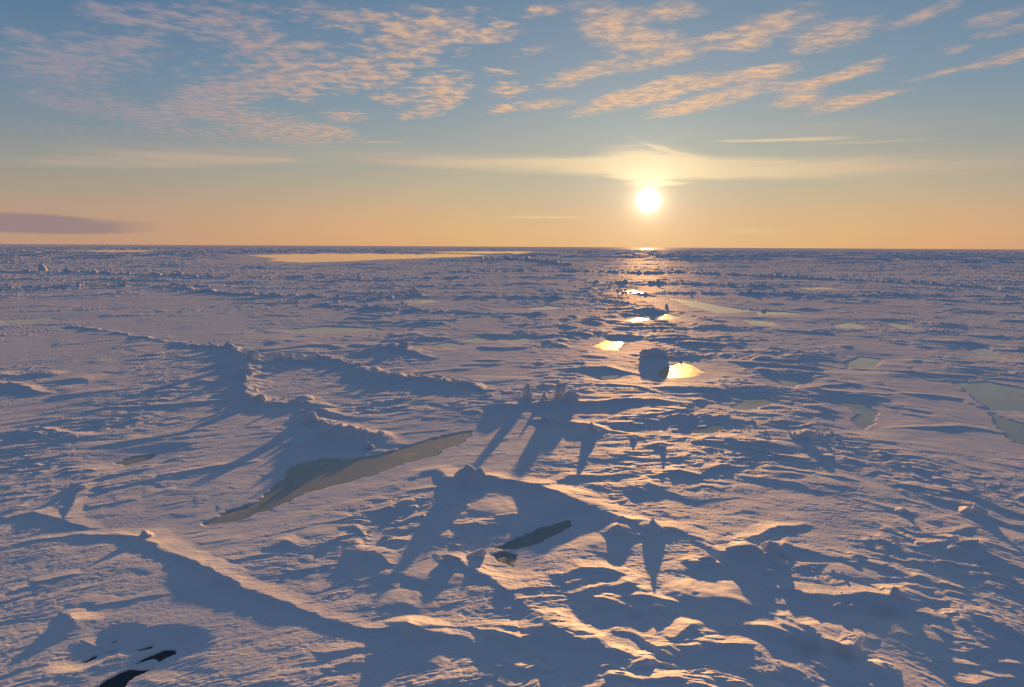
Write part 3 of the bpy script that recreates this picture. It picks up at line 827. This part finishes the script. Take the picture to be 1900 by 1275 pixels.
# ------------------------------------------------------------------ ice blocks
def blob_mesh(rng, w, dp, h, kind, sub=4):
    """w wide across the view, dp deep, h high above its foot; the base runs a little below the foot"""
    bm = bmesh.new()
    bmesh.ops.create_icosphere(bm, subdivisions=sub, radius=1.0)
    vs = np.array([v.co[:] for v in bm.verts])
    sd = rng.randint(0, 9999)
    if kind == 'cone':
        z = vs[:, 2]
        k = np.where(z > -0.3, 1 - 0.62 * sst(z, -0.3, 1.0), 1.0)
        vs[:, 0] *= k; vs[:, 1] *= k
    if kind in ('boulder', 'block', 'slab', 'shard'):
        nc = {'boulder': 15, 'block': 12, 'slab': 10, 'shard': 7}[kind]
        for _ in range(nc):
            n = np.array([rng.gauss(0, 1), rng.gauss(0, 1), rng.gauss(0, .7)]); n /= np.linalg.norm(n)
            lim = rng.uniform(0.52, 0.84)
            d = vs @ n
            over = np.clip(d - lim, 0, None)
            vs -= over[:, None] * n[None] * 0.93
    if kind == 'block':
        lim = 0.55
        over = np.clip(vs[:, 2] - lim, 0, None); vs[:, 2] -= over * .9
    amp = {'boulder': .05, 'block': .05, 'slab': .06, 'shard': .06, 'cone': .12, 'dome': .08, 'stub': .07}[kind]
    if kind == 'stub':
        z = vs[:, 2]
        k = 0.62 + 0.5 * sst(z, 0.2, -0.9)
        vs[:, 0] *= k; vs[:, 1] *= k
        vs[:, 2] = np.sign(z) * np.abs(z) ** 0.8
    N = vs / np.linalg.norm(vs, axis=1, keepdims=True)
    dn = noise(vs[:, 0] * 1.7 + sd, vs[:, 1] * 1.7 + vs[:, 2] * 1.3, sd % 97) + 0.45 * noise(vs[:, 0] * 4 + vs[:, 2] * 3, vs[:, 1] * 4 + sd, sd % 89) \
        + .22 * noise(vs[:, 0] * 9 + vs[:, 2] * 8, vs[:, 1] * 9 - vs[:, 2] * 5, sd % 83)
    vs = vs + N * (dn * amp)[:, None]
    lo = -0.45
    vs[:, 2] = np.where(vs[:, 2] < lo, lo + (vs[:, 2] - lo) * .3, vs[:, 2])
    zt = vs[:, 2].max()
    vs[:, 2] = vs[:, 2] * (h / zt)
    vs[:, 0] *= w / 2 / np.abs(vs[:, 0]).max(); vs[:, 1] *= dp / 2 / np.abs(vs[:, 1]).max()
    for v, c_ in zip(bm.verts, vs):
        v.co = c_
    return bm


def rock_mesh(rng, w, dp, h, outline):
    """a rough block: cross-sections of one silhouette, full in the middle and smaller toward front and back"""
    bm = bmesh.new()
    rings = []
    n = len(outline)
    for yy, sx, sz in ((-.5, .62, .55), (-.36, .88, .84), (-.05, 1.0, 1.0), (.28, .9, .88), (.5, .55, .5)):
        rings.append([bm.verts.new((x * sx * w, yy * dp * (1 + .1 * rng.gauss(0, 1)), (z * sz if z > 0 else -.35) * h)) for x, z in outline])
    for a, b in zip(rings[:-1], rings[1:]):
        for i in range(n):
            bm.faces.new((a[i], a[(i + 1) % n], b[(i + 1) % n], b[i]))
    bm.faces.new(rings[0][::-1]); bm.faces.new(rings[-1])
    bmesh.ops.recalc_face_normals(bm, faces=bm.faces)
    bmesh.ops.triangulate(bm, faces=bm.faces)
    for k in range(3):
        bmesh.ops.subdivide_edges(bm, edges=bm.edges, cuts=1, use_grid_fill=True, smooth=0)
    bm.normal_update()
    sd = rng.randint(0, 999)
    for v in bm.verts:
        p = v.co / max(h, .3)
        dn = float(noise(np.array([p.x * 2.2 + sd]), np.array([p.z * 2.2 + p.y * 1.7]), 5)[0]) * .06 \
            + float(noise(np.array([p.x * 6 + sd]), np.array([p.z * 6 + p.y * 5]), 6)[0]) * .03
        v.co += v.normal * dn * h
    return bm


def link_mesh(name, bm, mat, parent=None, smooth=True):
    me = bpy.data.meshes.new(name)
    bm.to_mesh(me); bm.free()
    if smooth:
        me.shade_smooth()
    me.materials.append(mat)
    o = bpy.data.objects.new(name, me)
    sc.collection.objects.link(o)
    if parent:
        o.parent = parent
    return o


def ice(name, label, cat, px, py, wpx, hpx, kind, deep=.8, tilt=(0, 0, 0), seed=1, group=None):
    """stands at the ground point seen at (px, py); size from its width and height in the photograph"""
    P = ground(px, py, BASE)
    dist = math.hypot(P[0], P[1])
    for _ in range(2):
        gz = float(height(np.array([P[0]]), np.array([P[1]]), False)[0])
        P = ground(px, py, gz)
    k = P[1] / F / math.cos(math.atan2(P[0], P[1])) ** 0
    rng = random.Random(seed)
    bm = rock_mesh(rng, wpx * k, wpx * k * deep, hpx * k, kind) if isinstance(kind, list) else blob_mesh(rng, wpx * k, wpx * k * deep, hpx * k, kind)
    o = link_mesh(name, bm, M_BLOCK)
    q = wpx * k * deep * .35
    o.location = (P[0] + SH[0] * q, P[1] + SH[1] * q, gz - 0.03)
    o.rotation_euler = tuple(math.radians(a) for a in tilt)
    o['label'] = label; o['category'] = cat
    if group:
        o['group'] = group
    return o


O_BOULDER = [(-.46, 0), (-.52, .5), (-.42, .82), (-.12, .88), (.06, 1.0), (.2, .9), (.42, .6), (.5, .3), (.44, 0)]
O_STUB = [(-.55, 0), (-.38, .42), (-.28, .82), (-.1, .99), (.14, .97), (.26, .7), (.36, .35), (.6, 0)]
O_BROAD = [(-.5, 0), (-.44, .55), (-.38, .86), (-.14, .99), (.2, .97), (.36, .7), (.52, .32), (.7, 0)]
B_ = [  # name, label, category, pixel x and y of the foot, width, height, shape, depth, tilt, seed
 ('ice_boulder', 'large dark angular ice boulder standing alone beside the glittering golden pool', 'ice boulder', 1213, 665, 54, 19, O_BOULDER, .6, (0, 0, 6), 33),
 ('ice_stub', 'tall narrow rounded ice stub, left one of the pair casting long shadows', 'ice block', 978, 744, 26, 32, O_STUB, .9, (0, 0, 0), 5),
 ('ice_stub', 'broad flat-topped ice stub, right one of the pair casting long shadows', 'ice block', 1041, 742, 34, 31, O_BROAD, .8, (0, 0, 0), 6),
 ('ice_block', 'small pointed ice lump between the two tall stubs', 'ice block', 1009, 742, 18, 17, 'cone', .8, (0, 0, 0), 7),
 ('ice_block', 'low rounded ice lump at the right foot of the broad stub', 'ice block', 1058, 745, 32, 19, 'boulder', .8, (0, 0, 0), 8),
 ('ice_cone', 'small snowy cone on the long diagonal crest, casting a straight shadow toward the viewer', 'ice block', 1212, 984, 34, 21, 'cone', .9, (0, 0, 0), 9),
 ('ice_plate', 'thin sunlit ice slab poking out of shade just left above the snowy cone', 'ice plate', 1155, 962, 24, 4, 'slab', .5, (0, 12, 10), 10),
 ('ice_plate', 'longer curved sunlit slab in the shade left of the snowy cone', 'ice plate', 1146, 984, 42, 6, 'slab', .4, (0, -6, -8), 11),
 ('ice_plate', 'flat oval sunlit slab lying in shade below the domed hump', 'ice plate', 1312, 1040, 38, 7, 'slab', .4, (0, 0, 4), 12),
 ('ice_plate', 'short level sunlit slab in the broad shadow left of the capped mound', 'ice plate', 720, 999, 32, 6, 'slab', .35, (0, 0, 8), 13),
 ('ice_plate', 'curved sunlit slab at the left edge of the broad foreground shadow', 'ice plate', 692, 1032, 48, 7, 'slab', .45, (0, 8, -6), 14),
 ('ice_block', 'square ice block with a flat plate-like top, dark drift behind it, left of centre', 'ice block', 577, 780, 30, 15, 'block', .7, (4, 6, 10), 15),
 ('ice_shard', 'upright thin sunlit shard on the left chain, left one of two', 'ice shard', 538, 669, 9, 20, 'shard', .6, (0, 8, 0), 16),
 ('ice_shard', 'leaning sunlit shard on the left chain, right one of two', 'ice shard', 591, 667, 14, 16, 'shard', .5, (0, -18, 0), 17),
 ('ice_block', 'jagged broken ice block where the left chain bends toward the viewer', 'ice block', 466, 668, 26, 18, 'block', .7, (8, 10, 20), 18),
 ('ice_shard', 'small pointed shard farthest up the left chain', 'ice shard', 422, 646, 12, 13, 'shard', .6, (0, -15, 0), 19),
 ('ice_block', 'small broken block on the left chain below its bend', 'ice block', 458, 695, 20, 11, 'block', .7, (0, 10, 0), 20),
 ('ice_plate', 'bright tilted slab end where the left chain reaches the smooth drift', 'ice plate', 478, 742, 26, 12, 'slab', .6, (0, 22, 0), 21),
 ('ice_plate', 'curved upturned slab on top of the hill left of centre', 'ice plate', 746, 650, 26, 18, 'slab', .5, (0, 30, 0), 22),
 ('ice_shard', 'thin upright shard sticking up from the distant hummocks left of centre', 'ice shard', 769, 541, 7, 19, 'shard', .7, (0, -8, 0), 23),
 ('ice_shard', 'leaning pale shard on the distant chain at far left', 'ice shard', 226, 532, 11, 15, 'shard', .6, (0, 25, 0), 24),
 ('ice_block', 'pale heaped block on the farthest chain at the left edge', 'ice block', 74, 503, 18, 14, 'boulder', .8, (0, 0, 0), 25),
 ('ice_cone', 'dark cone with a triangular shadow right below the two stubs', 'ice block', 1097, 806, 36, 22, 'cone', .8, (0, 0, 0), 26),
 ('ice_block', 'small dark ice lump in the shade straight below the pair of stubs', 'ice block', 1008, 784, 24, 11, 'boulder', .8, (0, 0, 0), 27),
 ('ice_block', 'smaller of two lone knobs right of the dark cone, nearer to it', 'ice block', 1176, 818, 15, 7, 'cone', .8, (0, 0, 0), 28),
 ('ice_block', 'larger of two lone knobs right of the dark cone, farther from it', 'ice block', 1229, 833, 17, 9, 'cone', .8, (0, 0, 0), 29),
 ('ice_hump', 'wide domed hump with a bright rim and a wide shadow, lower right', 'ice block', 1383, 1030, 76, 16, 'dome', .7, (0, 0, 0), 30),
 ('ice_plate', 'upturned sunlit slab on the crest just right of the domed hump', 'ice plate', 1430, 1020, 40, 17, 'slab', .5, (0, -14, 12), 31),
 ('ice_block', 'upper small sunlit lump in the shade below the upturned crest slab', 'ice block', 1446, 1050, 26, 13, 'boulder', .7, (0, 0, 0), 32),
 ('ice_plate', 'lower small sunlit slab in the shade below the upturned crest slab', 'ice plate', 1430, 1066, 32, 8, 'slab', .5, (0, 12, -12), 33),
 ('ice_horn', 'curved ice horn at the right end of the sunlit strip near the bottom', 'ice block', 1590, 1200, 18, 25, 'shard', .6, (0, 28, 0), 34),
 ('ice_horn', 'curved ice horn at the right end of the sunlit shelf, lower right', 'ice block', 1660, 1104, 28, 16, 'shard', .6, (0, 24, 0), 35),
 ('ice_shard', 'thin forked shard in the shade under the sunlit shelf', 'ice shard', 1555, 1128, 22, 13, 'shard', .3, (0, -35, 20), 36),
 ('ice_block', 'small sunlit lump beside the forked shard under the sunlit shelf', 'ice block', 1578, 1130, 22, 10, 'boulder', .6, (0, 0, 0), 37),
 ('ice_spire', 'small pointed spire on the crest near the right edge', 'ice block', 1806, 956, 12, 24, 'shard', .8, (0, 6, 0), 38),
 ('ice_plate', 'stacked bright slab on top of the big drift at the right edge', 'ice plate', 1800, 1014, 56, 12, 'slab', .5, (0, -8, -6), 39),
 ('ice_block', 'tiny upright knob on the smooth slope, upper right foreground', 'ice block', 1675, 953, 12, 13, 'cone', .7, (0, 0, 0), 40),
 ('ice_plate', 'long thin level slab forming the rim of the shaded hollow', 'ice plate', 838, 1040, 56, 9, 'slab', .3, (0, 8, -12), 41),
 ('ice_plate', 'tapering sunlit slab between the shaded hollow and the dark green pool', 'ice plate', 882, 1034, 56, 12, 'slab', .35, (0, -12, 22), 42),
 ('ice_plate', 'small fan-shaped sunlit slab in front of the long bright ledge', 'ice plate', 1228, 1130, 34, 7, 'slab', .5, (0, 12, -20), 43),
 ('ice_block', 'jagged peak at the top left end of the big foreground ridge', 'ice block', 266, 995, 30, 10, 'boulder', .7, (0, 0, 0), 44),
 ('ice_block', 'short upright sunlit block beside the small bank at left edge', 'ice block', 148, 908, 18, 8, 'block', .7, (0, 6, 0), 45),
 ('ice_block', 'brownish rounded lump beside the upper end of the long frozen pool', 'ice block', 682, 833, 30, 11, 'boulder', .8, (0, 0, 0), 46),
 ('ice_block', 'broad dark lump right of centre on the bumpy plain', 'ice block', 1490, 816, 30, 16, 'boulder', .8, (0, 0, 0), 47),
 ('ice_shard', 'dark thin spike beyond the bright pools under the sun', 'ice shard', 1237, 571, 7, 8, 'shard', .7, (0, 0, 0), 48),
 ('ice_hump', 'dark triangular hump just above the brightest pool under the sun', 'ice block', 1212, 582, 44, 9, 'cone', .8, (0, 0, 0), 49),
 ('ice_block', 'dark blocky hummock on the far floe edge right of the distant open lead', 'ice block', 1052, 493, 18, 5, 'block', .8, (0, 0, 0), 50),
]
for r_ in B_:
    ice(*r_)

# the capped mound: a mound with a tilted cap slab and a rounded lump frozen onto it
md = ice('ice_mound', 'rounded snow-covered ice mound with an oval slab on top, casting the longest foreground shadow', 'ice mound',
         864, 896, 62, 26, 'dome', .8, (0, 0, 0), 60)
k_ = md.location.y / F
capb = blob_mesh(random.Random(61), 26 * k_, 20 * k_, 8 * k_, 'slab')
cap = link_mesh('cap_plate', capb, M_BLOCK, md)
cap.location = (0.05, 0, 23 * k_); cap.rotation_euler = (0.1, 0.42, 0)
lb = blob_mesh(random.Random(62), 30 * k_, 24 * k_, 20 * k_, 'boulder')
lump = link_mesh('side_lump', lb, M_BLOCK, md)
lump.location = (24 * k_, 0.3, 3 * k_)

# ------------------------------------------------------------------ rubble along the far chains
rng = random.Random(7)


def rubble(lines, n, smin, smax, spread):
    co_all, fa_all = [], []
    base_bm = bmesh.new(); bmesh.ops.create_icosphere(base_bm, subdivisions=1, radius=1.0)
    bv = np.array([v.co[:] for v in base_bm.verts]); bf = [[v.index for v in f.verts] for f in base_bm.faces]
    base_bm.free()
    pts = []
    segs = []
    for ln in lines:
        g = [ground(x, y, .5) for x, y in ln]
        for a, b in zip(g[:-1], g[1:]):
            segs.append((a, b, math.hypot(*(b - a)) / max(a[1], 200)))
    tot = sum(s_[2] for s_ in segs)
    for a, b, L in segs:
        for _ in range(int(n * L / tot)):
            t = rng.random()
            p = a + (b - a) * t
            p = p + np.array([rng.gauss(0, spread * 1.2), rng.gauss(0, spread)]) * p[1] / 400
            pts.append((p[0], p[1], p[1] / 400))
    pa = np.array(pts)
    cl = noise(pa[:, 0] / 26, pa[:, 1] / 60, 401) + .6 * noise(pa[:, 0] / 8, pa[:, 1] / 20, 402)
    pts = [p for p, c_ in zip(pts, cl) if c_ > rng.uniform(-.15, .5)]
    pa = np.array(pts)
    hz = height(pa[:, 0], pa[:, 1])
    for i, (x, y, sc_) in enumerate(pts):
        s_ = rng.uniform(smin, smax) * (0.5 + 0.5 * sc_) * rng.random() ** 1.3
        v = bv * np.array([rng.uniform(.6, 1.5), rng.uniform(.6, 1.3), rng.uniform(.35, 1.0)]) * s_
        v = v + np.array([[rng.gauss(0, .14) for _ in range(3)] for _ in range(len(bv))]) * s_
        an = rng.random() * 6.28; tl = rng.gauss(0, .5)
        ca, sa, ct, stt = math.cos(an), math.sin(an), math.cos(tl), math.sin(tl)
        v = np.stack([v[:, 0] * ct - v[:, 2] * stt, v[:, 1], v[:, 0] * stt + v[:, 2] * ct], 1)
        v = np.stack([v[:, 0] * ca - v[:, 1] * sa, v[:, 0] * sa + v[:, 1] * ca, v[:, 2]], 1)
        o_ = len(co_all) * len(bv)
        co_all.append(v + np.array([x, y, hz[i] + s_ * .15]))
        fa_all += [[q + o_ for q in f] for f in bf]
    me = bpy.data.meshes.new('ice_rubble')
    me.from_pydata(np.concatenate(co_all).tolist(), [], fa_all)
    me.materials.append(M_BLOCK)
    o = bpy.data.objects.new('ice_rubble', me)
    sc.collection.objects.link(o)
    o['kind'] = 'stuff'; o['label'] = 'broken ice rubble along the distant pressure ridges'; 
    return o


rubble([[(-100, 501), (120, 499), (250, 506), (400, 512), (550, 512), (700, 514)], [(-100, 529), (120, 531), (230, 527), (380, 530)],
        [(320, 532), (420, 542), (520, 547), (600, 549), (690, 553), (760, 541), (790, 549)], [(640, 548), (700, 536), (760, 538)],
        [(600, 562), (700, 568), (860, 577)]], 2400, .3, 1.2, 10)
rubble([[(850, 501), (980, 498), (1090, 499), (1200, 504), (1260, 502), (1400, 508), (1540, 514), (1700, 521), (1900, 536), (2000, 540)],
        [(1100, 522), (1260, 524), (1400, 528), (1550, 532)], [(1240, 541), (1400, 543), (1550, 546), (1700, 546), (1900, 548)],
        [(1090, 532), (1150, 537), (1210, 544), (1290, 562)], [(860, 549), (950, 548), (1100, 553), (1180, 561)],
        [(1300, 560), (1380, 568), (1460, 576)], [(600, 494), (850, 486), (1050, 492)]], 3400, .3, 1.1, 9)


# ------------------------------------------------------------------ loose fragments, each an object
def fragments(line, n, seed, label, group, smin, smax, spread):
    rg = random.Random(seed)
    shapes = []
    for k in range(6):
        bm = blob_mesh(rg, rg.uniform(1.0, 1.9), rg.uniform(.7, 1.3), rg.uniform(.35, .75), 'slab' if k % 2 else 'block', 2)
        me = bpy.data.meshes.new('ice_fragment')
        bm.to_mesh(me); bm.free()
        me.materials.append(M_BLOCK)
        shapes.append(me)
    for i in range(n):
        t = rg.random() * (len(line) - 1.001)
        j = int(t); t -= j
        px = line[j][0] + (line[j + 1][0] - line[j][0]) * t + rg.gauss(0, spread * 1.5)
        py = line[j][1] + (line[j + 1][1] - line[j][1]) * t + rg.gauss(0, spread * .35)
        P = ground(px, py, BASE)
        gz = float(height(P[0:1], P[1:2])[0])
        P = ground(px, py, gz)
        gz = float(height(P[0:1], P[1:2])[0])
        o = bpy.data.objects.new('ice_fragment', shapes[i % 6])
        sc.collection.objects.link(o)
        q = rg.uniform(smin, smax) * rg.uniform(.6, 1.0)
        o.scale = (q, q, q)
        o.location = (P[0], P[1], gz - .03 * q)
        o.rotation_euler = (rg.gauss(0, .3), rg.gauss(0, .3), rg.random() * 6.28)
        o['label'] = label; o['category'] = 'ice fragment'; o['group'] = group


fragments([(300, 632), (420, 646), (465, 665), (455, 700), (475, 742), (560, 745)], 34, 5,
          'small angular ice fragment lying along the bent snow ridge on the left', 'loose fragments along the left ridge', .35, .95, 8)
fragments([(575, 778), (620, 788), (665, 800), (705, 806)], 22, 6,
          'small ice fragment strewn on the broken drift behind the long frozen pool', 'loose fragments behind the long pool', .22, .6, 7)
fragments([(500, 662), (560, 658), (640, 668), (700, 690), (780, 697), (860, 708)], 26, 8,
          'small ice fragment on the low broken ridge left of the pair of stubs', 'loose fragments left of the stubs', .35, .9, 7)
fragments([(1480, 1050), (1560, 1056), (1600, 1080), (1560, 1104), (1500, 1106)], 10, 9,
          'small ice fragment on the sunlit shelf in the lower right foreground', 'loose fragments on the sunlit shelf', .10, .28, 8)
fragments([(1350, 780), (1440, 800), (1500, 812), (1560, 800)], 18, 11,
          'small ice fragment among the humps right of centre', 'loose fragments right of centre', .25, .6, 16)
